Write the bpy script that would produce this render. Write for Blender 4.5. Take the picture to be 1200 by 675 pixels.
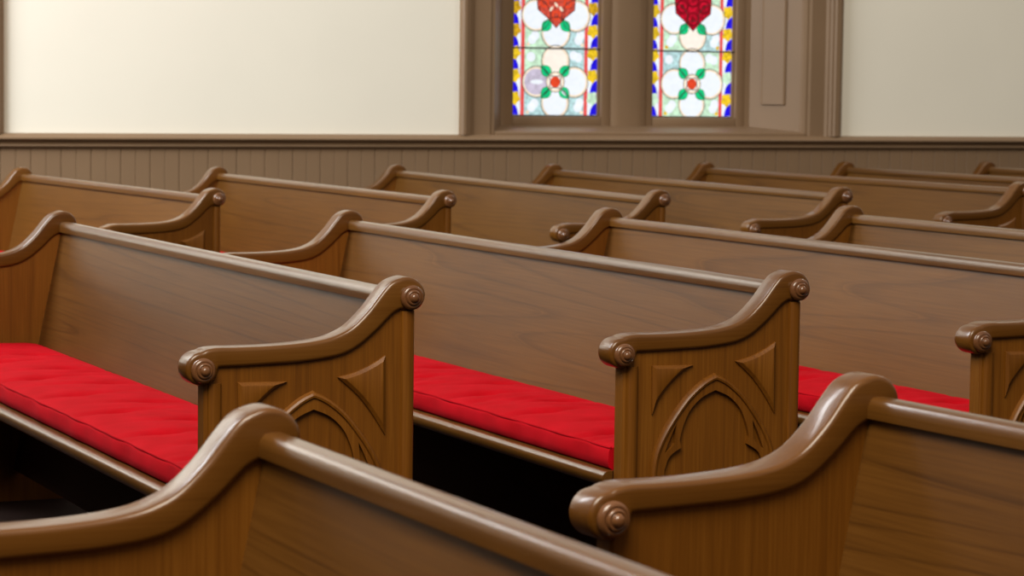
import bpy, bmesh, math, random
from mathutils import Vector, Matrix
random.seed(7)
S = bpy.context.scene
for o in list(bpy.data.objects): bpy.data.objects.remove(o)
COL = S.collection
KZ = 0.65                                   # height of the arm knob above the floor

# ------------------------------------------------------------------ camera
F, YAW, PITCH, ROLL = 2975.43, 0.4392, 0.07978, 0.01316
fw = Vector((math.sin(YAW)*math.cos(PITCH), math.cos(YAW)*math.cos(PITCH), -math.sin(PITCH)))
rt = Vector((math.cos(YAW), -math.sin(YAW), 0)); up = rt.cross(fw)
rt2 = rt*math.cos(ROLL)+up*math.sin(ROLL); up2 = -rt*math.sin(ROLL)+up*math.cos(ROLL)
cam = bpy.data.cameras.new('camera'); camo = bpy.data.objects.new('camera', cam); COL.objects.link(camo)
m = Matrix((rt2, up2, -fw)).transposed().to_4x4()
m.translation = Vector((-1.4793, -4.5087, 0.5377+KZ)); camo.matrix_world = m
cam.sensor_width = 36; cam.lens = F/1200*36; cam.clip_start = .05; cam.clip_end = 100
cam.dof.use_dof = True; cam.dof.focus_distance = 4.9; cam.dof.aperture_fstop = 11
S.camera = camo

# ------------------------------------------------------------------ light
S.view_settings.view_transform = 'Standard'; S.view_settings.look = 'None'
S.view_settings.gamma = 1; S.view_settings.use_curve_mapping = False
S.view_settings.exposure = 0
w = bpy.data.worlds.new('world'); S.world = w; w.use_nodes = True
wn = w.node_tree; bgn = wn.nodes['Background']                # dim room: darker towards the floor, paler above
wtc = wn.nodes.new('ShaderNodeTexCoord'); wsx = wn.nodes.new('ShaderNodeSeparateXYZ'); wcr = wn.nodes.new('ShaderNodeValToRGB')
wmr = wn.nodes.new('ShaderNodeMapRange'); wmr.inputs[1].default_value = -1; wmr.inputs[2].default_value = 1
wn.links.new(wtc.outputs['Generated'], wsx.inputs[0]); wn.links.new(wsx.outputs[2], wmr.inputs[0]); wn.links.new(wmr.outputs[0], wcr.inputs[0])
we = wcr.color_ramp.elements; we[0].position = .48; we[0].color = (.03, .024, .018, 1); we[1].position = .72; we[1].color = (.42, .39, .35, 1)
wn.links.new(wcr.outputs[0], bgn.inputs[0]); bgn.inputs[1].default_value = .85
def area(name, loc, target, sx, sy, power, color):
    l = bpy.data.lights.new(name, 'AREA'); l.shape = 'RECTANGLE'; l.size = sx; l.size_y = sy
    l.energy = power; l.color = color
    o = bpy.data.objects.new(name, l); COL.objects.link(o); o.location = loc
    o.rotation_euler = (Vector(target)-Vector(loc)).to_track_quat('-Z', 'Y').to_euler()
    return o
area('daylight_left_windows', (-2.2, 4.4, 4.2), (3.4, 7.0, 1.1), 3.0, 2.6, 505, (.93, .97, 1))
area('ceiling_lamp', (-1.7, -3.2, 5.0), (1.2, 1.6, 0), 3.0, 3.0, 430, (1, .90, .74))
area('fill_light_right', (6.6, 3.2, 5.2), (6.8, 5.6, 0), 1.6, 1.6, 62, (1, .90, .74))  # added fill without a fixture, brightens the plaster at right

# ------------------------------------------------------------------ helpers
def link(name, bm, mats, parent=None, smooth=True, angle=35):
    bmesh.ops.recalc_face_normals(bm, faces=bm.faces[:])
    me = bpy.data.meshes.new(name); bm.to_mesh(me); bm.free()
    for mm in (mats if isinstance(mats, (list, tuple)) else [mats]): me.materials.append(mm)
    return linkme(name, me, parent, smooth, angle)
def linkme(name, me, parent=None, smooth=True, angle=35):
    o = bpy.data.objects.new(name, me); COL.objects.link(o)
    if smooth and len(me.polygons):
        me.polygons.foreach_set('use_smooth', [True]*len(me.polygons))
        me.set_sharp_from_angle(angle=math.radians(angle))
    if parent: o.parent = parent
    return o
def empty(name, loc=(0, 0, 0), rz=0):
    o = bpy.data.objects.new(name, None); COL.objects.link(o); o.location = loc; o.rotation_euler.z = rz
    o.empty_display_size = .1
    return o
def tag(o, label, cat, group=None):
    o['label'] = label; o['category'] = cat
    if group: o['group'] = group
def struct(o): o['kind'] = 'structure'; return o
def box(bm, x0, x1, y0, y1, z0, z1, bev=0, seg=2):
    r = bmesh.ops.create_cube(bm, size=1); vs = r['verts']
    for v in vs: v.co = Vector((x0+(v.co.x+.5)*(x1-x0), y0+(v.co.y+.5)*(y1-y0), z0+(v.co.z+.5)*(z1-z0)))
    if bev:
        es = list({e for v in vs for e in v.link_edges})
        bmesh.ops.bevel(bm, geom=es, offset=bev, segments=seg, profile=.5, affect='EDGES')
def loft(bm, rings, close=True, cap0=True, cap1=True):
    vr = [[bm.verts.new(p) for p in r] for r in rings]; n = len(vr[0])
    for a, b in zip(vr, vr[1:]):
        for i in range(n if close else n-1):
            j = (i+1) % n; bm.faces.new((a[i], a[j], b[j], b[i]))
    if cap0: bm.faces.new(vr[0])
    if cap1: bm.faces.new(vr[-1])
    return vr
def catmull(pts, n=6, closed=False):
    out = []; N = len(pts)
    rng = range(N) if closed else range(N-1)
    for i in rng:
        g = (lambda k: pts[k % N]) if closed else (lambda k: pts[min(max(k, 0), N-1)])
        p0, p1, p2, p3 = g(i-1), g(i), g(i+1), g(i+2)
        for s in range(n):
            t = s/n
            out.append(tuple(.5*((2*p1[c])+(-p0[c]+p2[c])*t+(2*p0[c]-5*p1[c]+4*p2[c]-p3[c])*t*t+(-p0[c]+3*p1[c]-3*p2[c]+p3[c])*t**3) for c in range(2)))
    if not closed: out.append(tuple(pts[-1]))
    return out
def signed_area(p): return .5*sum(p[i][0]*p[(i+1) % len(p)][1]-p[(i+1) % len(p)][0]*p[i][1] for i in range(len(p)))
def inset(pts, d, lim=3.0):                 # pts counter-clockwise, positive d goes inwards
    n = len(pts); out = []
    for i in range(n):
        a, b, c = Vector(pts[i-1]), Vector(pts[i]), Vector(pts[(i+1) % n])
        e1 = (b-a).normalized(); e2 = (c-b).normalized()
        n1 = Vector((-e1.y, e1.x)); n2 = Vector((-e2.y, e2.x)); mm = n1+n2
        if mm.length < 1e-6: mm = n1
        mm.normalize(); k = 1/max(mm.dot(n1), 1/lim)
        q = b+mm*d*k; out.append((q.x, q.y))
    return out

def tri_inset(sides, d, n=8):
    """sides: three chains of points, counter-clockwise; moves each inwards by d, joins them again, n points a side"""
    off = []
    for ch in sides:
        ch = [Vector(c) for c in (catmull(ch, 4) if len(ch) > 2 else ch)]; o = []
        for i in range(len(ch)):
            t = (ch[min(i+1, len(ch)-1)]-ch[max(i-1, 0)]).normalized(); o.append(ch[i]+Vector((-t.y, t.x))*d)
        t0 = (o[0]-o[1]).normalized(); t1 = (o[-1]-o[-2]).normalized()
        off.append([o[0]+t0*.02]+o+[o[-1]+t1*.02] if d else o)
    def cross(A, B):                        # last crossing along A with B
        for i in range(len(A)-1, 0, -1):
            for k in range(len(B)-1):
                p, r, q, s_ = A[i-1], A[i]-A[i-1], B[k], B[k+1]-B[k]
                den = r.x*s_.y-r.y*s_.x
                if abs(den) < 1e-12: continue
                t = ((q-p).x*s_.y-(q-p).y*s_.x)/den; u_ = ((q-p).x*r.y-(q-p).y*r.x)/den
                if -1e-6 <= t <= 1+1e-6 and -1e-6 <= u_ <= 1+1e-6: return i-1, t, k, u_, p+r*t
        return None
    cuts = [cross(off[i], off[(i+1) % 3]) for i in range(3)] if d else None
    out = []
    for i in range(3):
        ch = off[i]
        if d:
            st = cuts[i-1]; en = cuts[i]
            pts = [st[4]]+[ch[q] for q in range(len(ch)) if (st[2]+st[3]) < q < (en[0]+en[1])]+[en[4]]
        else: pts = ch
        L_ = [0]
        for a, b in zip(pts, pts[1:]): L_.append(L_[-1]+(b-a).length)
        for q in range(n):
            t = L_[-1]*q/n; k = 0
            while k < len(L_)-2 and L_[k+1] <= t: k += 1
            f = (t-L_[k])/max(L_[k+1]-L_[k], 1e-9); v = pts[k].lerp(pts[k+1], f); out.append((v.x, v.y))
    return out

# ------------------------------------------------------------------ materials
def nodes(name):
    mt = bpy.data.materials.new(name); mt.use_nodes = True; nt = mt.node_tree
    return mt, nt, nt.nodes['Principled BSDF'], nt.nodes.new, nt.links.new
def srgb(r, g, b):
    f = lambda c: (c/255/12.92) if c <= 10 else ((c/255+.055)/1.055)**2.4
    return (f(r), f(g), f(b), 1)
def wood(name, grain, dark, mid, light, rough=.34, coat=.35, spec=.4, coatr=.22, across=9.0, ringn=9.0, figure=1.0):
    """grain: index of the axis the fibres run along"""
    mt, nt, P, N, L = nodes(name)
    tc = N('ShaderNodeTexCoord'); oi = N('ShaderNodeObjectInfo')
    off = N('ShaderNodeVectorMath'); off.operation = 'SCALE'; off.inputs[0].default_value = (7.3, 11.9, 5.7)
    L(oi.outputs['Random'], off.inputs['Scale'])
    add = N('ShaderNodeVectorMath'); L(tc.outputs['Object'], add.inputs[0]); L(off.outputs[0], add.inputs[1])
    def mapped(a, l):
        mp = N('ShaderNodeMapping'); sc = [a, a, a]; sc[grain] = l; mp.inputs['Scale'].default_value = sc
        L(add.outputs[0], mp.inputs['Vector']); return mp
    m1 = mapped(across*.55, across*.014)
    n1 = N('ShaderNodeTexNoise'); n1.inputs['Scale'].default_value = 1.0; n1.inputs['Detail'].default_value = 1.2
    n1.inputs['Roughness'].default_value = .45; L(m1.outputs[0], n1.inputs['Vector'])
    mul = N('ShaderNodeMath'); mul.operation = 'MULTIPLY'; mul.inputs[1].default_value = ringn; L(n1.outputs['Fac'], mul.inputs[0])
    fr = N('ShaderNodeMath'); fr.operation = 'FRACT'; L(mul.outputs[0], fr.inputs[0])
    ring = N('ShaderNodeValToRGB'); L(fr.outputs[0], ring.inputs[0])
    e = ring.color_ramp.elements; e[0].position = 0; e[0].color = (.45, .45, .45, 1); e[1].position = 1; e[1].color = (.66, .66, .66, 1)
    a = ring.color_ramp.elements.new(.06); a.color = (.62, .62, .62, 1)
    a = ring.color_ramp.elements.new(.80); a.color = (.57, .57, .57, 1)
    a = ring.color_ramp.elements.new(.95); a.color = (.34, .34, .34, 1)
    m2 = mapped(across*22, across*.5)
    n2 = N('ShaderNodeTexNoise'); n2.inputs['Scale'].default_value = 1.0; n2.inputs['Detail'].default_value = 4.0
    L(m2.outputs[0], n2.inputs['Vector'])
    m3 = mapped(2.2, 1.1)
    n3 = N('ShaderNodeTexNoise'); n3.inputs['Scale'].default_value = 1.0; n3.inputs['Detail'].default_value = 2.0
    L(m3.outputs[0], n3.inputs['Vector'])
    mx = N('ShaderNodeMix'); mx.data_type = 'FLOAT'; mx.inputs[0].default_value = .36
    sep = N('ShaderNodeRGBToBW'); L(ring.outputs[0], sep.inputs[0])
    # figure strength: blend ring towards flat
    fg = N('ShaderNodeMix'); fg.data_type = 'FLOAT'; fg.inputs[0].default_value = figure; fg.inputs[2].default_value = .58
    L(sep.outputs[0], fg.inputs[3])
    L(fg.outputs[0], mx.inputs[2]); L(n2.outputs['Fac'], mx.inputs[3])
    mx2 = N('ShaderNodeMix'); mx2.data_type = 'FLOAT'; mx2.inputs[0].default_value = .3
    L(mx.outputs[0], mx2.inputs[2]); L(n3.outputs['Fac'], mx2.inputs[3])
    cr = N('ShaderNodeValToRGB'); L(mx2.outputs[0], cr.inputs[0])
    e = cr.color_ramp.elements; e[0].position = .30; e[0].color = dark; e[1].position = .72; e[1].color = light
    k = cr.color_ramp.elements.new(.52); k.color = mid
    L(cr.outputs[0], P.inputs['Base Color'])
    P.inputs['Roughness'].default_value = rough; P.inputs['Coat Weight'].default_value = coat
    P.inputs['Coat Roughness'].default_value = coatr; P.inputs['Specular IOR Level'].default_value = spec
    bp = N('ShaderNodeBump'); bp.inputs['Strength'].default_value = .06; bp.inputs['Distance'].default_value = .002
    L(n2.outputs['Fac'], bp.inputs['Height']); L(bp.outputs[0], P.inputs['Normal'])
    return mt
D, M_, Lt = srgb(58, 33, 7), srgb(90, 56, 17), srgb(110, 72, 27)
W_back = wood('varnished_wood_along', 1, D, M_, Lt, rough=.42, coat=.10, spec=.28, across=9, ringn=22)
W_rail = wood('varnished_wood_rail', 1, D, M_, Lt, rough=.30, coat=.6, coatr=.16, across=10, ringn=6, figure=.4)
W_end = wood('varnished_wood_upright', 2, srgb(74, 40, 6), srgb(106, 62, 12), srgb(136, 86, 26), rough=.42, coat=.12, spec=.25, across=14, ringn=7, figure=.7)
W_cap = wood('varnished_wood_cap', 0, srgb(70, 39, 8), srgb(92, 55, 15), srgb(108, 69, 25), rough=.30, coat=.40, spec=.3, coatr=.12, across=12, ringn=6, figure=.5)
W_knob = wood('varnished_wood_knob', 0, srgb(80, 46, 26), srgb(102, 64, 36), srgb(116, 76, 44), rough=.26, coat=.5, coatr=.12, across=16, ringn=5, figure=.3)
W_shade = wood('wood_painted_shade', 1, srgb(44, 22, 12), srgb(54, 28, 14), srgb(62, 34, 18), rough=.9, coat=0, spec=.05)  # under-seat shade put into the colour: wood darkened to near black
def plain(name, col, rough=.6, bump=0, bscale=200, var=.06, vscale=6, spec=.5):
    mt, nt, P, N, L = nodes(name)
    tc = N('ShaderNodeTexCoord'); n = N('ShaderNodeTexNoise'); n.inputs['Scale'].default_value = vscale; n.inputs['Detail'].default_value = 4
    L(tc.outputs['Object'], n.inputs['Vector'])
    cr = N('ShaderNodeValToRGB'); e = cr.color_ramp.elements
    e[0].position = .3; e[1].position = .7
    e[0].color = tuple(c*(1-var) for c in col[:3])+(1,); e[1].color = tuple(min(1, c*(1+var)) for c in col[:3])+(1,)
    L(n.outputs['Fac'], cr.inputs[0]); L(cr.outputs[0], P.inputs['Base Color'])
    P.inputs['Roughness'].default_value = rough; P.inputs['Specular IOR Level'].default_value = spec
    if bump:
        n2 = N('ShaderNodeTexNoise'); n2.inputs['Scale'].default_value = bscale; L(tc.outputs['Object'], n2.inputs['Vector'])
        b = N('ShaderNodeBump'); b.inputs['Strength'].default_value = bump; b.inputs['Distance'].default_value = .002
        L(n2.outputs['Fac'], b.inputs['Height']); L(b.outputs[0], P.inputs['Normal'])
    return mt
M_plaster = plain('cream_plaster', srgb(236, 230, 215), .85, .15, 60, .015, 2)
M_trim = plain('painted_taupe_trim', srgb(128, 102, 76), .5, .05, 80, .04, 3)
M_floor = plain('dark_floor', srgb(36, 20, 14), .9, .1, 60, .15, 8, .1)
M_iron = plain('dark_lead', srgb(45, 42, 40), .6)
def velvet():
    mt, nt, P, N, L = nodes('red_fabric')
    tc = N('ShaderNodeTexCoord'); n = N('ShaderNodeTexNoise'); n.inputs['Scale'].default_value = 14; n.inputs['Detail'].default_value = 5
    L(tc.outputs['Object'], n.inputs['Vector'])
    cr = N('ShaderNodeValToRGB'); e = cr.color_ramp.elements; e[0].position = .3; e[1].position = .7
    e[0].color = srgb(160, 1, 12); e[1].color = srgb(178, 6, 22)
    L(n.outputs['Fac'], cr.inputs[0]); L(cr.outputs[0], P.inputs['Base Color'])
    P.inputs['Roughness'].default_value = .85; P.inputs['Specular IOR Level'].default_value = .06
    P.inputs['Sheen Weight'].default_value = .12; P.inputs['Sheen Roughness'].default_value = .5
    P.inputs['Sheen Tint'].default_value = srgb(255, 60, 80)
    n2 = N('ShaderNodeTexNoise'); n2.inputs['Scale'].default_value = 500; L(tc.outputs['Object'], n2.inputs['Vector'])
    b = N('ShaderNodeBump'); b.inputs['Strength'].default_value = .25; b.inputs['Distance'].default_value = .001
    L(n2.outputs['Fac'], b.inputs['Height']); L(b.outputs[0], P.inputs['Normal'])
    return mt
M_red = velvet()
def glass(name, col, strength=1.0, var=.08, scale=40):
    mt, nt, P, N, L = nodes(name)
    tc = N('ShaderNodeTexCoord'); n = N('ShaderNodeTexNoise'); n.inputs['Scale'].default_value = scale; n.inputs['Detail'].default_value = 2
    L(tc.outputs['Object'], n.inputs['Vector'])
    cr = N('ShaderNodeValToRGB'); e = cr.color_ramp.elements; e[0].position = .35; e[1].position = .65
    e[0].color = tuple(c*(1-var*2) for c in col[:3])+(1,); e[1].color = tuple(min(1, c*(1+var)) for c in col[:3])+(1,)
    L(n.outputs['Fac'], cr.inputs[0]); L(cr.outputs[0], P.inputs['Emission Color'])
    P.inputs['Emission Strength'].default_value = strength
    P.inputs['Base Color'].default_value = tuple(c*.10 for c in col[:3])+(1,); P.inputs['Roughness'].default_value = .25
    return mt
G = dict(white=glass('glass_white', srgb(240, 246, 253), 1.0, .02), cream=glass('glass_cream', srgb(252, 230, 204)), ivory=glass('glass_ivory', srgb(252, 243, 230), 1, .02),
         pale=glass('glass_pale_green', srgb(205, 238, 208), 1, .12), teal=glass('glass_pale_teal', srgb(186, 220, 222), 1, .14, 60),
         lav=glass('glass_lavender', srgb(214, 206, 222), 1, .05), lilac=glass('glass_lilac', srgb(205, 195, 215), 1, .1),
         blue=glass('glass_blue', srgb(32, 18, 225), 1, .12), yellow=glass('glass_yellow', srgb(242, 200, 40), 1, .16, 60),
         gold=glass('glass_gold', srgb(206, 160, 30), 1, .2, 60),
         red=glass('glass_red', srgb(232, 84, 80), 1, .05), orange=glass('glass_orange', srgb(226, 72, 40), 1, .05),
         green=glass('glass_green', srgb(20, 200, 128), 1, .10), rose=glass('glass_rose', srgb(206, 78, 62), 1, .25, 55),
         crimson=glass('glass_crimson', srgb(196, 12, 44), 1, .25, 55), deep=glass('glass_deep_red', srgb(140, 8, 28), 1, .15))

# ------------------------------------------------------------------ setting
WY = 7.0; X0, X1 = -5.0, 11.0
RT = .94                                   # top of the chair rail
bm = bmesh.new(); box(bm, -6, 12, -8, 7.6, -.1, 0); struct(link('floor', bm, M_floor))
WIN = [(3.624, 5.829), (-.86, 1.345+.029)]
WTOP = 3.3
bm = bmesh.new()
xs = [X0, WIN[1][0]+.06, WIN[1][1]-.06, WIN[0][0]+.06, WIN[0][1]-.06, X1]
for a, b in ((0, 1), (2, 3), (4, 5)): box(bm, xs[a], xs[b], WY, WY+.35, .9, WTOP+.02)
box(bm, X0, X1, WY, WY+.35, WTOP, 4.6)
box(bm, X0, X1, WY+.001, WY+.35, 0, .9)
struct(link('wall_back', bm, M_plaster, smooth=False))
# beadboard wainscot: tongue-and-groove boards with every second groove deeper
bm = bmesh.new(); sp = .0709; phase = 1.474; ring = []
n0 = int((X0-phase)/sp); n1 = int((X1-phase)/sp)
for k in range(n0, n1+1):
    x = phase+k*sp; d = .006 if k % 2 == 0 else .0035; h = .0035 if k % 2 == 0 else .0025
    ring += [(x-h, WY-.012), (x, WY-.012+d), (x+h, WY-.012)]
r0 = [bm.verts.new((a, b, .0)) for a, b in ring]; r1 = [bm.verts.new((a, b, .87)) for a, b in ring]
for i in range(len(ring)-1): bm.faces.new((r0[i], r0[i+1], r1[i+1], r1[i]))
struct(link('wall_wainscot', bm, M_trim, smooth=False))
# chair rail, profile swept along the wall
prof = [(WY, RT), (WY-.030, RT-.004), (WY-.052, RT-.018), (WY-.055, RT-.024), (WY-.052, RT-.030), (WY-.036, RT-.034),
        (WY-.028, RT-.042), (WY-.026, RT-.048), (WY-.032, RT-.052), (WY-.033, RT-.060), (WY-.027, RT-.065), (WY-.020, RT-.070), (WY-.012, RT-.073), (WY, RT-.073)]
bm = bmesh.new(); loft(bm, [[(x, y, z) for y, z in prof] for x in (X0, X1)])
struct(link('trim_1', bm, M_trim, angle=20))
bm = bmesh.new(); box(bm, X0, X1, WY-.03, WY, 0, .16, .008); struct(link('baseboard_back', bm, M_trim))

def extrude_plan(bm, pts, z0, z1): loft(bm, [[(x, y, z) for x, y in pts] for z in (z0, z1)])
def circle(cx, cz, r, n=28, sx=1.0): return [(cx+math.cos(2*math.pi*i/n)*r*sx, cz+math.sin(2*math.pi*i/n)*r) for i in range(n)]
def ell(cx, cz, a, b, rot, n=20):
    c, s = math.cos(rot), math.sin(rot)
    return [(cx+c*a*math.cos(t)-s*b*math.sin(t), cz+s*a*math.cos(t)+c*b*math.sin(t)) for t in [2*math.pi*i/n for i in range(n)]]
def leaf(cx, cz, a, b, rot, n=9):
    c, s = math.cos(rot), math.sin(rot); out = []
    for i in range(2*n):
        t = i/n; u = -a+2*a*t if t <= 1 else a-2*a*(t-1); v = b*math.sin(math.pi*(t if t <= 1 else t-1))*(1 if t <= 1 else -1)
        out.append((cx+c*u-s*v, cz+s*u+c*v))
    return out
GM = list(G.values()); GI = {k: i for i, k in enumerate(G)}
def window(n, x0, x1, zb, zt, roses, swap):
    """one leaded light: fixed frame, coloured panes in cames, saddle bars"""
    yg = WY+.245
    bm = bmesh.new()                         # frame with stepped inner edge
    fo = .058
    for (a, b, c, d) in ((x0-fo, x0, zb-.055, zt+.06), (x1, x1+fo, zb-.055, zt+.06)):
        box(bm, a, b, WY+.20, WY+.30, c, d, .006)
    box(bm, x0-.001, x1+.001, WY+.20, WY+.30, zb-.055, zb, .006); box(bm, x0-.001, x1+.001, WY+.20, WY+.30, zt, zt+.06, .006)
    for (a, b) in ((x0, x0+.008), (x1-.008, x1)): box(bm, a, b, WY+.225, WY+.30, zb, zt, .002)
    root = struct(link('window_%d' % n, bm, M_trim))
    bm = bmesh.new(); cm = bmesh.new()
    W = x1-x0; U = .346; u = W/455.0         # crop pixels across -> metres
    vz = U/350.0
    def poly(pts, mat, lay):
        f = bm.faces.new([bm.verts.new((x, yg-.0006*lay, z)) for x, z in pts]); f.material_index = GI[mat]
    def came(pts, r=.0022, lay=9):
        n_ = len(pts); q0 = []; 
        a = inset(pts if signed_area(pts) > 0 else pts[::-1], r); b = inset(pts if signed_area(pts) > 0 else pts[::-1], -r)
        va = [cm.verts.new((x, yg-.0006*lay-.001, z)) for x, z in a]; vb = [cm.verts.new((x, yg-.0006*lay-.001, z)) for x, z in b]
        for i in range(n_): cm.faces.new((va[i], va[(i+1) % n_], vb[(i+1) % n_], vb[i]))
    X = lambda p: x0+(p-80)*u
    cxm = X(310)
    nu = int((zt-zb)/U+.999)
    rnd = random.Random(n)
    for k in range(nu):
        b0 = zb+k*U; b1 = min(b0+U, zt); Z = lambda p: b0+(605-p)*vz
        poly([(X(80), b0), (X(535), b0), (X(535), b1), (X(80), b1)], 'lav', 0)
        # field quarters, alternating tints
        for (qa, qb, za, zc, i) in ((152, 310, 430, 605, 0), (310, 462, 430, 605, 1), (152, 310, 255, 430, 2), (310, 462, 255, 430, 3)):
            tint = [['teal', 'teal', 'pale', 'teal'], ['pale', 'pale', 'teal', 'pale']][swap][i] if k % 2 == 0 else ['pale', 'teal', 'pale', 'pale'][i]
            if b0+(605-255)*vz <= zt+1e-4: poly([(X(qa), Z(zc)), (X(qb), Z(zc)), (X(qb), Z(za)), (X(qa), Z(za))], tint, 1)
        # little white rounds in the corners
        for (px, pz) in ((190, 560), (430, 560), (185, 300), (430, 300), (205, 540), (405, 290), (440, 535)):
            if Z(pz)+.03 < zt: poly(circle(X(px), Z(pz), 22*u), 'white', 2)
        for (px, pz) in ((170, 240+345), (450, 240+345)):
            poly(circle(X(px), Z(pz), 9*u), 'yellow' if swap else 'cream', 2)
        # red fillets
        for px in (143, 470): poly([(X(px-9), b0), (X(px+9), b0), (X(px+9), b1), (X(px-9), b1)], 'red', 3)
        # border of yellow flowers, blue and white pieces
        for j in range(3):
            for (side, xc) in ((0, 104), (1, 508)):
                py = 570-j*117
                if Z(py-20)+.06 > zt: continue
                poly(ell(X(xc+(14 if side == 0 else -16)), Z(py-10), 15*u, 40*u, 0), 'white', 2)
                sgn = 1 if side == 0 else -1; bx = X(83 if side == 0 else 532)
                poly([(bx, Z(py+26)), (bx+sgn*40*u, Z(py+29)), (bx+sgn*35*u, Z(py)), (bx+sgn*24*u, Z(py-24)), (bx+sgn*8*u, Z(py-33)), (bx, Z(py-30))][::(1 if side == 0 else -1)], 'blue', 3)
                yc = 'yellow' if rnd.random() < .75 else ('gold' if rnd.random() < .6 else 'pale')
                pts = []
                for t in range(24):
                    a = 2*math.pi*t/24; r = (27+4*math.cos(5*a+1))*u
                    pts.append((X(xc-2 if side == 0 else xc-4)+math.cos(a)*r, Z(py-58)+math.sin(a)*r*1.1))
                if Z(py-58)+.03 < zt: poly(pts, yc, 4)
        if k % 2 == 0:
            cz = Z(428); R = 72*u
            for i, (dx, dz) in enumerate(((0, 98), (98, 0), (0, -98), (-98, 0))):
                cc = (cxm+dx*u, cz+dz*u)
                if cc[1]+R > zt: continue
                poly(circle(cc[0], cc[1], R), 'cream', 4); came(circle(cc[0], cc[1], R), .002)
                poly(circle(cc[0], cc[1], R*.84), 'lilac' if (i == 3 and not swap) else ('ivory' if (i == 0 and not swap) else 'white'), 5)
                if i == 3 and not swap: poly(ell(cc[0]+4*u, cc[1], 34*u, 11*u, 0), 'white', 6)
            for i in range(4):
                a = math.pi/4+i*math.pi/2
                lf = leaf(cxm+math.cos(a)*66*u, cz+math.sin(a)*70*u, 38*u, 26*u, a); poly(lf, 'green', 6); came(lf, .0007, 10)
                if i == 3 and not swap: poly(ell(cxm+math.cos(a)*66*u, cz+math.sin(a)*70*u, 16*u, 8*u, a), 'white', 7)
            poly(circle(cxm, cz, 47*u), 'cream', 7); poly(circle(cxm, cz, 38*u), 'ivory', 8); poly(circle(cxm, cz, 26*u, sx=1.0), 'orange', 9)
            came(circle(cxm, cz, 47*u), .0015, 10)
        else:
            for i, (px, pz) in enumerate(((207, 85+350), (413, 85+350), (310, 175+350))):
                poly(circle(X(px), Z(pz), 74*u), 'cream', 4); poly(circle(X(px), Z(pz), 63*u), 'ivory' if (i == 2 and swap) else 'white', 5); came(circle(X(px), Z(pz), 74*u), .002)
            for sg in (-1, 1):
                lf = leaf(cxm+sg*48*u, Z(138+350), 36*u, 25*u, math.pi/4 if sg < 0 else 3*math.pi/4); poly(lf, 'green', 6); came(lf, .0007, 10)
            if Z(-30+350)+.01 < zt:
                sh = [(310, 148), (262, 95), (215, 55), (208, -20), (250, -60), (310, -75), (370, -60), (410, -20), (405, 55), (358, 95)]
                sh = [(X(a), Z(b+350)) for a, b in sh]; poly(sh, roses, 7); came(sh, .0018, 10)
                for (px, pz) in ((250, 20), (310, -15), (370, 20), (310, 85)):
                    for q, rr in enumerate((36, 24, 12)):
                        poly(circle(X(px), Z(pz+350), rr*u), ['deep', roses, 'deep'][q] if swap else ['rose', 'orange', 'rose'][q], 8+q)
                if not swap:
                    for (px, pz) in ((285, 50), (335, 50), (310, 30)): poly(ell(X(px), Z(pz+350), 14*u, 6*u, .9 if px < 310 else -.9), 'cream', 11)
    gl = link('stained_glass', bm, GM, root, smooth=False)
    link('lead_came', cm, M_iron, gl, smooth=False)
    bm = bmesh.new()
    for k in range(1, nu):
        box(bm, x0-.004, x1+.004, yg-.022, yg-.014, zb+k*U-.004, zb+k*U+.004)
    box(bm, x0, x1, yg-.012, yg-.008, zb-.004, zb+.006)
    link('saddle_bar', bm, M_iron, root)
ZB = .381+KZ; ZT = ZB+.346*6
gi = 0
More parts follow.
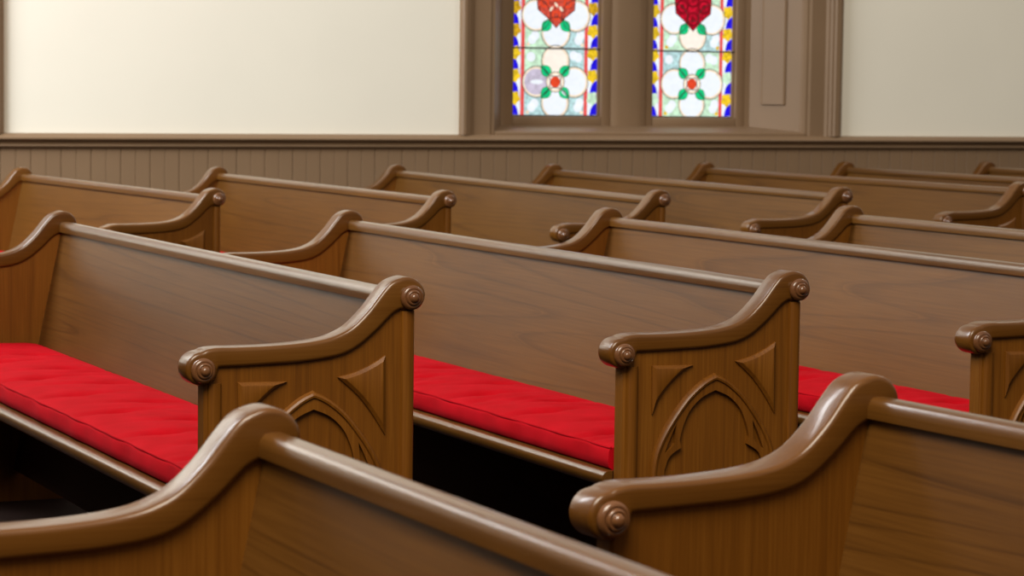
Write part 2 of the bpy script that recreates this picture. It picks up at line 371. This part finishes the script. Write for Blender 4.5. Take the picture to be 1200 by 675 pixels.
for (wx0, wx1) in WIN:
    dx = wx0-3.624
    window(2*gi+1, 4.016+dx, 4.518+dx, ZB, ZT, 'rose', 0)
    window(2*gi+2, 4.819+dx, 5.317+dx, ZB-.001, ZT, 'crimson', 1)
    bm = bmesh.new()
    z0, z1 = RT-.002, WTOP
    def cs(pts): extrude_plan(bm, [(x+dx, y) for x, y in pts], z0, z1)
    # architrave left, splayed jamb, mullion, jamb, architrave right
    cs([(3.624, WY), (3.624, WY-.030), (3.634, WY-.040), (3.650, WY-.040), (3.658, WY-.032), (3.668, WY-.032), (3.676, WY-.022), (3.690, WY-.018), (3.700, WY-.010), (3.790, WY-.010), (3.800, WY-.004), (3.815, WY-.004), (3.822, WY+.004), (3.945, WY+.20), (3.96, WY+.20), (3.96, WY+.3), (3.63, WY+.3)])
    cs([(4.57, WY+.30), (4.57, WY+.190), (4.59, WY+.182), (4.61, WY+.178), (4.72, WY+.178), (4.74, WY+.182), (4.765, WY+.190), (4.765, WY+.30)])
    cs([(5.37, WY+.30), (5.37, WY+.20), (5.400, WY+.20), (5.408, WY+.192), (5.600, WY+.018), (5.606, WY+.004), (5.622, WY-.004), (5.636, WY-.004), (5.648, WY-.010), (5.735, WY-.010), (5.748, WY-.020), (5.756, WY-.020), (5.764, WY-.034), (5.775, WY-.034), (5.784, WY-.042), (5.808, WY-.042), (5.818, WY-.034), (5.829, WY-.030), (5.829, WY), (5.82, WY+.3)])
    box(bm, 3.65+dx, 5.80+dx, WY+.05, WY+.34, ZT+.05, WTOP)
    # sloping sill under the lights
    loft(bm, [[(x+dx, y, z) for y, z in ((WY-.0, RT-.004), (WY-.02, RT-.006), (WY-.02, RT+.010), (WY-.010, RT+.016), (WY+.20, RT+.045), (WY+.3, RT+.045), (WY+.3, RT-.03))] for x in (3.82, 5.61)])
    loft(bm, [[(x+dx, WY+.196, z0_) for x, z0_ in ((3.93, RT+.0), (5.41, RT+.0), (5.41, ZB-.05), (3.93, ZB-.05))], [(x+dx, WY+.29, z0_) for x, z0_ in ((3.93, RT+.0), (5.41, RT+.0), (5.41, ZB-.05), (3.93, ZB-.05))]])
    tr = struct(link('trim_%d' % (gi+2), bm, M_trim, angle=22))
    # raised panel on the splayed right jamb
    bm = bmesh.new()
    a = Vector((5.408+dx, WY+.192)); b = Vector((5.600+dx, WY+.018)); d = (b-a); nn = Vector((-.67, -.74)).normalized()
    def jp(t, h): v = a+d*t+nn*h; return (v.x, v.y)
    pl = [jp(.20, -.004), jp(.20, .008), jp(.24, .014), jp(.66, .014), jp(.70, .008), jp(.70, -.004)]
    loft(bm, [[(x, y, z) for x, y in pl] for z in (.453+KZ, WTOP-.3)])
    link('jamb_panel', bm, M_trim, tr, angle=22)
    gi += 1

# ------------------------------------------------------------------ pews
CAP_TOP = [(.0, .0335), (.012, .0385), (.035, .041), (.069, .0405), (.134, .041), (.2, .0445), (.245, .0505), (.275, .0595), (.302, .074), (.334, .104), (.361, .137),
           (.378, .1545), (.396, .163), (.415, .166), (.434, .160), (.447, .146), (.4515, .130), (.446, .114), (.432, .103), (.418, .1005)]
CAP_BOT = [(.400, .104), (.382, .094), (.348, .062), (.308, .032), (.267, .0165), (.201, .0085), (.135, .0060), (.075, .0045), (.034, .0040)]
def cap_outline():
    top = catmull(CAP_TOP, 5); bot = catmull(CAP_BOT, 5)
    roll = [(math.cos(a)*.0315, .002+math.sin(a)*.0315) for a in [math.radians(-5-i*(255/26)) for i in range(27)]]
    return roll+top[1:]+bot           # clockwise
def Zk(z, k): return KZ+z*k if z > -.4 else 0.0
def build_end(k, near):
    """meshes of one pew end; outer face looks to -y (near) or +y (far). Local y=0 is the outer panel face."""
    s = 1 if near else -1
    T = lambda x, y, z: (x*k, s*y, Zk(z, k))
    ms = {}
    def done(name, bm, mat, angle=35):
        bmesh.ops.recalc_face_normals(bm, faces=bm.faces[:])
        me = bpy.data.meshes.new(name); bm.to_mesh(me); bm.free(); me.materials.append(mat)
        me.polygons.foreach_set('use_smooth', [True]*len(me.polygons)); me.set_sharp_from_angle(angle=math.radians(angle))
        return me
    # panel
    mid = [(.418, .118), (.395, .116), (.375, .105), (.345, .080), (.308, .050), (.267, .034), (.2, .026), (.134, .022), (.07, .021), (.02, .020), (.006, .015)]
    out = [(.006, -.65), (.432, -.65), (.432, .115)]+mid
    bm = bmesh.new(); i1 = inset(out, .004)
    rings = [[T(x, .004, z) for x, z in out], [T(x, .036, z) for x, z in out]]
    loft(bm, [[T(x, .0, z) for x, z in i1]]+rings+[[T(x, .040, z) for x, z in i1]])
    ms['end_panel'] = done('end_panel', bm, W_end, 30)
    # cap
    oc = cap_outline()[::-1]; h = .029; yc = .02; r = .0075; bm = bmesh.new()
    if signed_area(oc) < 0: oc = oc[::-1]
    rings = []
    for a in (90, 67.5, 45, 22.5, 0):         # 90: innermost edge on the face
        an = math.radians(a); d_in = r*(1-math.cos(an)) ; d_y = r*(1-math.sin(an))
        rings.append([T(x, yc-h+d_y, z) for x, z in inset(oc, d_in, 1.2)])
    back = []
    for a in (0, 22.5, 45, 67.5, 90):
        an = math.radians(a); d_in = r*(1-math.cos(an)); d_y = r*(1-math.sin(an))
        back.append([T(x, yc+h-d_y, z) for x, z in inset(oc, d_in, 1.2)])
    loft(bm, rings+back)
    bmesh.ops.triangulate(bm, faces=[f for f in bm.faces if len(f.verts) > 4])
    ms['arm_cap'] = done('arm_cap', bm, W_cap, 40)
    # turned rosettes: lower on both faces, upper on the outer face
    def rosette(cx, cz, y0, sg):
        pr = [(a*1.1, b*1.15) for a, b in ((.0205, 0), (.0218, .003), (.0216, .006), (.0200, .0090), (.0175, .0108), (.0158, .0112), (.0146, .0104), (.0140, .0106), (.0136, .0128), (.0122, .0146), (.0104, .0150), (.0092, .0142), (.0084, .0150), (.0078, .0172), (.0060, .0196), (.0035, .0208), (.0012, .0211))]
        bm = bmesh.new(); n = 32
        loft(bm, [[T(cx+math.cos(2*math.pi*i/n)*R, y0+sg*hh, cz+math.sin(2*math.pi*i/n)*R) for i in range(n)] for R, hh in pr], cap0=False)
        return done('rosette', bm, W_knob, 50)
    ms['rosette'] = [rosette(0, 0, yc-h-.001, -1), rosette(.420, .127, yc-h-.001, -1), rosette(0, 0, yc+h+.001, 1)]
    # half-round stiles
    st = []
    for (xa, xb, zt) in ((.012, .040, -.026), (.402, .431, .100)):
        bm = bmesh.new(); n = 8; c = (xa+xb)/2; hw = (xb-xa)/2
        pr = [(c-hw, .002)]+[(c-hw*.92*math.cos(math.pi*i/n), -.0015-.0085*math.sin(math.pi*i/n)) for i in range(n+1)]+[(c+hw, .002)]
        loft(bm, [[T(x, y, -.65) for x, y in pr], [T(x, y, zt) for x, y in pr]]); st.append(done('stile', bm, W_end, 40))
    ms['stile'] = st
    # pillowed spandrel panels
    sides1 = [[(.0728, -.1302), (.0835, -.1027), (.1011, -.0794), (.122, -.058), (.1457, -.0389), (.1705, -.0275)], [(.1705, -.0275), (.0705, -.0255)], [(.0705, -.0255), (.0728, -.1302)]]
    sides2 = [[(.2715, -.0230), (.3074, -.0540), (.328, -.077), (.346, -.1012), (.3705, -.1391)], [(.3705, -.1391), (.3695, .0155)], [(.3695, .0155), (.340, -.0015), (.3065, -.0150), (.2715, -.0230)]]
    sp = []
    for sides in (sides1, sides2):
        bm = bmesh.new()
        loft(bm, [[T(x, yy, z) for x, z in tri_inset(sides, d_)] for d_, yy in ((0, .001), (.0004, -.0045), (.0062, -.0100), (.0078, -.0105))], cap0=False)
        bmesh.ops.triangulate(bm, faces=[f for f in bm.faces if len(f.verts) > 4])
        sp.append(done('spandrel', bm, W_end, 25))
    ms['spandrel'] = sp
    # pointed arch with cusped tracery
    outer_l = catmull([(.2215, -.0515), (.192, -.0655), (.156, -.0945), (.1245, -.1325), (.0985, -.1715), (.0805, -.2108), (.0735, -.2506), (.0715, -.30), (.0715, -.38)], 5)
    outer = outer_l[::-1]+[(.443-x, z) for x, z in outer_l[1:]]
    op_l = catmull([(.2215, -.0825), (.188, -.0975), (.1605, -.124), (.1445, -.1576), (.1370, -.1860)], 5)+[(.1415, -.2010)]
    op_l += catmull([(.1415, -.2010), (.1150, -.2180), (.1045, -.2400), (.1010, -.265), (.1010, -.38)], 5)[1:]
    opening = op_l[::-1]+[(.443-x, z) for x, z in op_l[1:]]
    tear = [(.1292, -.1500), (.1272, -.1740), (.1252, -.1915), (.1180, -.2000), (.1010, -.2130), (.1085, -.1940), (.1180, -.1720)]
    tear2 = [(.443-x, z) for x, z in tear]
    bm = bmesh.new()
    loopo = outer+opening[::-1]
    for y0_, y1_ in ((.001, -.009),):
        edges = []
        for lp in (loopo, tear, tear2):
            vs = [bm.verts.new(T(x, y1_, z)) for x, z in lp]
            edges += [bm.edges.new((vs[i], vs[(i+1) % len(vs)])) for i in range(len(vs))]
        res = bmesh.ops.triangle_fill(bm, edges=edges, use_beauty=True, use_dissolve=False)
        bd = [e_ for e_ in bm.edges if len(e_.link_faces) == 1]
        ex = bmesh.ops.extrude_edge_only(bm, edges=bd)
        for v in [g for g in ex['geom'] if isinstance(g, bmesh.types.BMVert)]: v.co.y = s*y0_
    # roll moulding along the outer edge
    n = len(outer)
    rr = []
    for i in range(n):
        a_ = Vector(outer[max(i-1, 0)]); b_ = Vector(outer[min(i+1, n-1)]); t_ = (b_-a_).normalized(); nx = Vector((-t_.y, t_.x))
        if i == len(outer_l)-1: nx = Vector((0, 1.25))
        rr.append([T(outer[i][0]+nx.x*o_, y_, outer[i][1]+nx.y*o_) for o_, y_ in ((.004, .001), (.0035, -.004), (.001, -.0105), (-.003, -.0135), (-.007, -.0125), (-.0095, -.0085), (-.0095, .001))])
    loft(bm, rr)
    ms['arch_tracery'] = done('arch_tracery', bm, W_end, 32)
    return ms
ENDS = {}
def ends(k, near):
    if (k, near) not in ENDS: ENDS[(k, near)] = build_end(k, near)
    return ENDS[(k, near)]
def put_end(root, k, near, y):
    ms = ends(k, near)
    pn = linkme('end_panel', ms['end_panel'], root, False); pn.location.y = y
    linkme('arm_cap', ms['arm_cap'], pn, False); linkme('arch_tracery', ms['arch_tracery'], pn, False)
    for nm in ('rosette', 'stile', 'spandrel'):
        for me in ms[nm]: linkme(nm, me, pn, False)
def back_x(z): return .4055+(z-.105)*.205
def make_pew(x, y, yaw, k, ln, label, group):
    """ln: distance from the near end's outer panel face to the far cap's inner face"""
    root = empty('pew', (x, y, 0), -yaw); tag(root, label, 'pew', group)
    yf = ln+.020                                           # far panel outer face
    put_end(root, k, True, 0); put_end(root, k, False, yf)
    y0, y1 = .038, yf-.038
    Zb = lambda z: KZ+z*k
    bm = bmesh.new()
    pr = [(back_x(.115)+.001, .115), (back_x(.115)+.024, .115), (back_x(-.265)+.024, -.265), (back_x(-.265), -.265)]
    loft(bm, [[(a*k, yy, Zb(b)) for a, b in pr] for yy in (y0, y1)])
    bk = link('backrest', bm, W_back, root, smooth=False)
    bm = bmesh.new()
    pr = [(.3985, .1085), (.3976, .1085), (.3975, .1190), (.3981, .1245), (.4000, .1300), (.4032, .1342), (.4070, .1365), (.4150, .1374), (.4240, .1372), (.4300, .1350), (.4330, .1300), (.4335, .1180), (.4320, .1110), (.4290, .1095)]
    loft(bm, [[(a*k, yy, Zb(b)) for a, b in pr] for yy in (y0+.0, y1)])
    link('top_rail', bm, W_rail, bk, angle=32)
    bm = bmesh.new()
    pr = [(.005, -.252), (.350, -.252), (.350, -.278), (.005, -.278)]
    loft(bm, [[(a*k, yy, Zb(b)) for a, b in pr] for yy in (y0, y1)])
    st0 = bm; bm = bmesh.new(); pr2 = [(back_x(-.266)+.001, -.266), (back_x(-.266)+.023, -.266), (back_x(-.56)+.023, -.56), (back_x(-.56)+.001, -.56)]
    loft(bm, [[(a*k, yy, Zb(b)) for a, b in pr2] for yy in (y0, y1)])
    link('back_shaded_part', bm, W_shade, bk, smooth=False); bm = st0  # lower part of the back, split off to carry the painted under-seat shade
    st = link('seat', bm, W_shade, root, smooth=False)
    bm = bmesh.new()
    pr = [(.008, -.251), (-.006, -.2515), (-.014, -.255), (-.0185, -.262), (-.019, -.270), (-.016, -.278), (-.010, -.284), (-.002, -.287), (.008, -.287)]
    loft(bm, [[(a*k, yy, Zb(b)) for a, b in pr] for yy in (y0+.002, y1-.002)])
    link('seat_nosing', bm, W_rail, st, angle=50)
    return root, y0, y1
def make_cushion(x, y, yaw, k, y0, y1, label, group, seed):
    rnd = random.Random(seed); y0 += .004+.012; y1 -= .004+.012
    root = empty('seat_cushion', (x, y, KZ-.2515*k), -yaw); tag(root, label, 'cushion', group)
    xa, xb, H = .006*k, .338*k, .047*k
    Ly = y1-y0; ny = int(Ly/.012); nx = 26
    tufts = []; npit = max(3, round(Ly/.33)); pit = Ly/npit
    for i in range(npit):
        tufts.append((xa+.31*(xb-xa), y0+(i+.5)*pit+rnd.uniform(-.02, .02)))
        tufts.append((xa+.68*(xb-xa), y0+(i+.98)*pit*1.0-(.0)+rnd.uniform(-.02, .02)))
    wr = [(rnd.uniform(xa, xb), y0+rnd.random()*Ly, rnd.uniform(.05, .10), rnd.uniform(-.5, .5), rnd.uniform(.002, .0055)) for _ in range(int(Ly*9))]
    def top(px, py):
        u = (px-xa)/(xb-xa); v = min(py-y0, y1-py)
        z = H+.013*math.sin(math.pi*min(max(u, 0), 1))**.6
        for tx, ty in tufts:
            dx, dy = px-tx, py-ty
            if abs(dy) < .16: z -= .019*math.exp(-(dx*dx+dy*dy)/(2*.020**2))+.010*math.exp(-(dy*dy)/(2*.012**2)-dx*dx/(2*.075**2))
        for wx, wy_, ll, sl, am in wr:
            dx = px-wx; dy = py-wy_-sl*dx
            if abs(dy) < .05: z -= am*math.exp(-dy*dy/(2*.010**2)-dx*dx/(2*ll**2))
        return z
    bm = bmesh.new(); rings = []
    for j in range(ny+1):
        py = y0+Ly*j/ny; bul = .004*math.sin(py*23+seed)+.003*math.sin(py*41)
        ring = [(xa+.006, 0), (xa-.002+bul*.3, .006), (xa-.004+bul*.4, H*.45), (xa-.002+bul*.3, H*.86), (xa+.001, H*.97)]
        pts = [(a, py, b) for a, b in ring]
        for i in range(nx+1):
            px = xa+.006+(xb-xa-.012)*i/nx; e_ = min(1, (min(px-xa, xb-px))/.02)
            z = top(px, py); z = H*.985+(z-H*.985)*e_; pts.append((px, py, z))
        pts += [(xb, py, H*.9), (xb, py, .006), (xb-.005, py, 0)]
        rings.append(pts)
    loft(bm, rings)
    cu = link('cushion_pad', bm, M_red, root, angle=70)
    bm = bmesh.new(); rr = []
    for j in range(ny+1):
        py = y0+Ly*j/ny; bul = .004*math.sin(py*23+seed)+.003*math.sin(py*41)
        rr.append([(xa+.0022+bul*.3+.0030*math.cos(a), py, H*1.0+.0030*math.sin(a)) for a in [2*math.pi*i/8 for i in range(8)]])
    loft(bm, rr); link('piping', bm, M_red, root, angle=70)
    return root
MID, BAC, FRO = 'pews of the middle block', 'pews of the rear block by the wall', 'pews of the front block'
K2 = .9676
PEWS = [  # x, y, yaw, k, length, cushion?, label
    (0, 0, 0, 1.0, 2.521, 1, 'wooden middle-block pew with the nearest carved arch end, its corner hidden by the front pew', MID, 'tufted red cushion at far left on the nearest middle pew seat'),
    (.8842, 0, 0, K2, 2.521, 1, 'wooden middle-block pew in picture centre, its pointed arch end showing almost whole', MID, 'tufted red cushion in picture centre, ending beside the carved arch end'),
    (1.7535, 0, 0, K2, 2.521, 1, 'wooden middle-block pew at right, its carved end cut by the right picture edge', MID, 'red cushion at right, partly hidden behind the front pew and a carved end'),
    (2.6401, 0, 0, K2, 2.521, 0, 'rightmost middle-block pew, only its far scrolled end and top of back showing', MID, None),
    (.978, 4.011, .066*-1, K2, 2.167, 1, 'rear-block pew at far left by the wall, behind the leftmost middle pew', BAC, 'red cushion sliver on far left rear pew, above the scrolled arm'),
    (1.756, 3.777, -.016, K2, 2.435, 1, 'second rear-block pew from the left, its far end under the plain left wall', BAC, 'red cushion sliver on the second rear pew from the left'),
    (2.585, 3.724, .036, K2, 2.778, 0, 'third rear-block pew from the left, ending below the left edge of the window casing', BAC, None),
    (3.466, 3.861, .021, K2, 2.675, 0, 'fourth rear-block pew from the left, its far end below the left stained glass light', BAC, None),
    (4.582, 4.198, -.036, K2, 2.538, 0, 'fifth rear-block pew from the left, its far end below the right stained glass light', BAC, None),
    (5.441, 3.75, -.027, K2, 3.039, 0, 'sixth rear-block pew from the left, its far end right below the right window casing', BAC, None),
    (6.33, 3.75, -.027, K2, 3.03, 0, 'last rear-block pew at the right picture edge, just its far end tip showing', BAC, None),
    (-.8842, 0, 0, 1.0, 2.521, 0, 'unseen middle-block pew past the left picture edge, added to shade the nearest carved end pew', MID, None),  # out of view; added so the space under the next pew falls dark
    (-.878, -4.0, -.007, .975, 2.270, 0, 'nearest front pew at bottom left, seen from inside with sweeping arm and long top rail', FRO, None),
    (.09, -4.0, -.053, .978, 2.307, 0, 'front pew at bottom right, seen from inside with round knob on its arm', FRO, None),
]
for i, (x, y, yaw, k, ln, cu, label, group, cl) in enumerate(PEWS):
    r_, ya, yb = make_pew(x, y, yaw, k, ln, label, group)
    if cu: make_cushion(x, y, yaw, k, ya, yb, cl, 'red pew cushions', i+3)
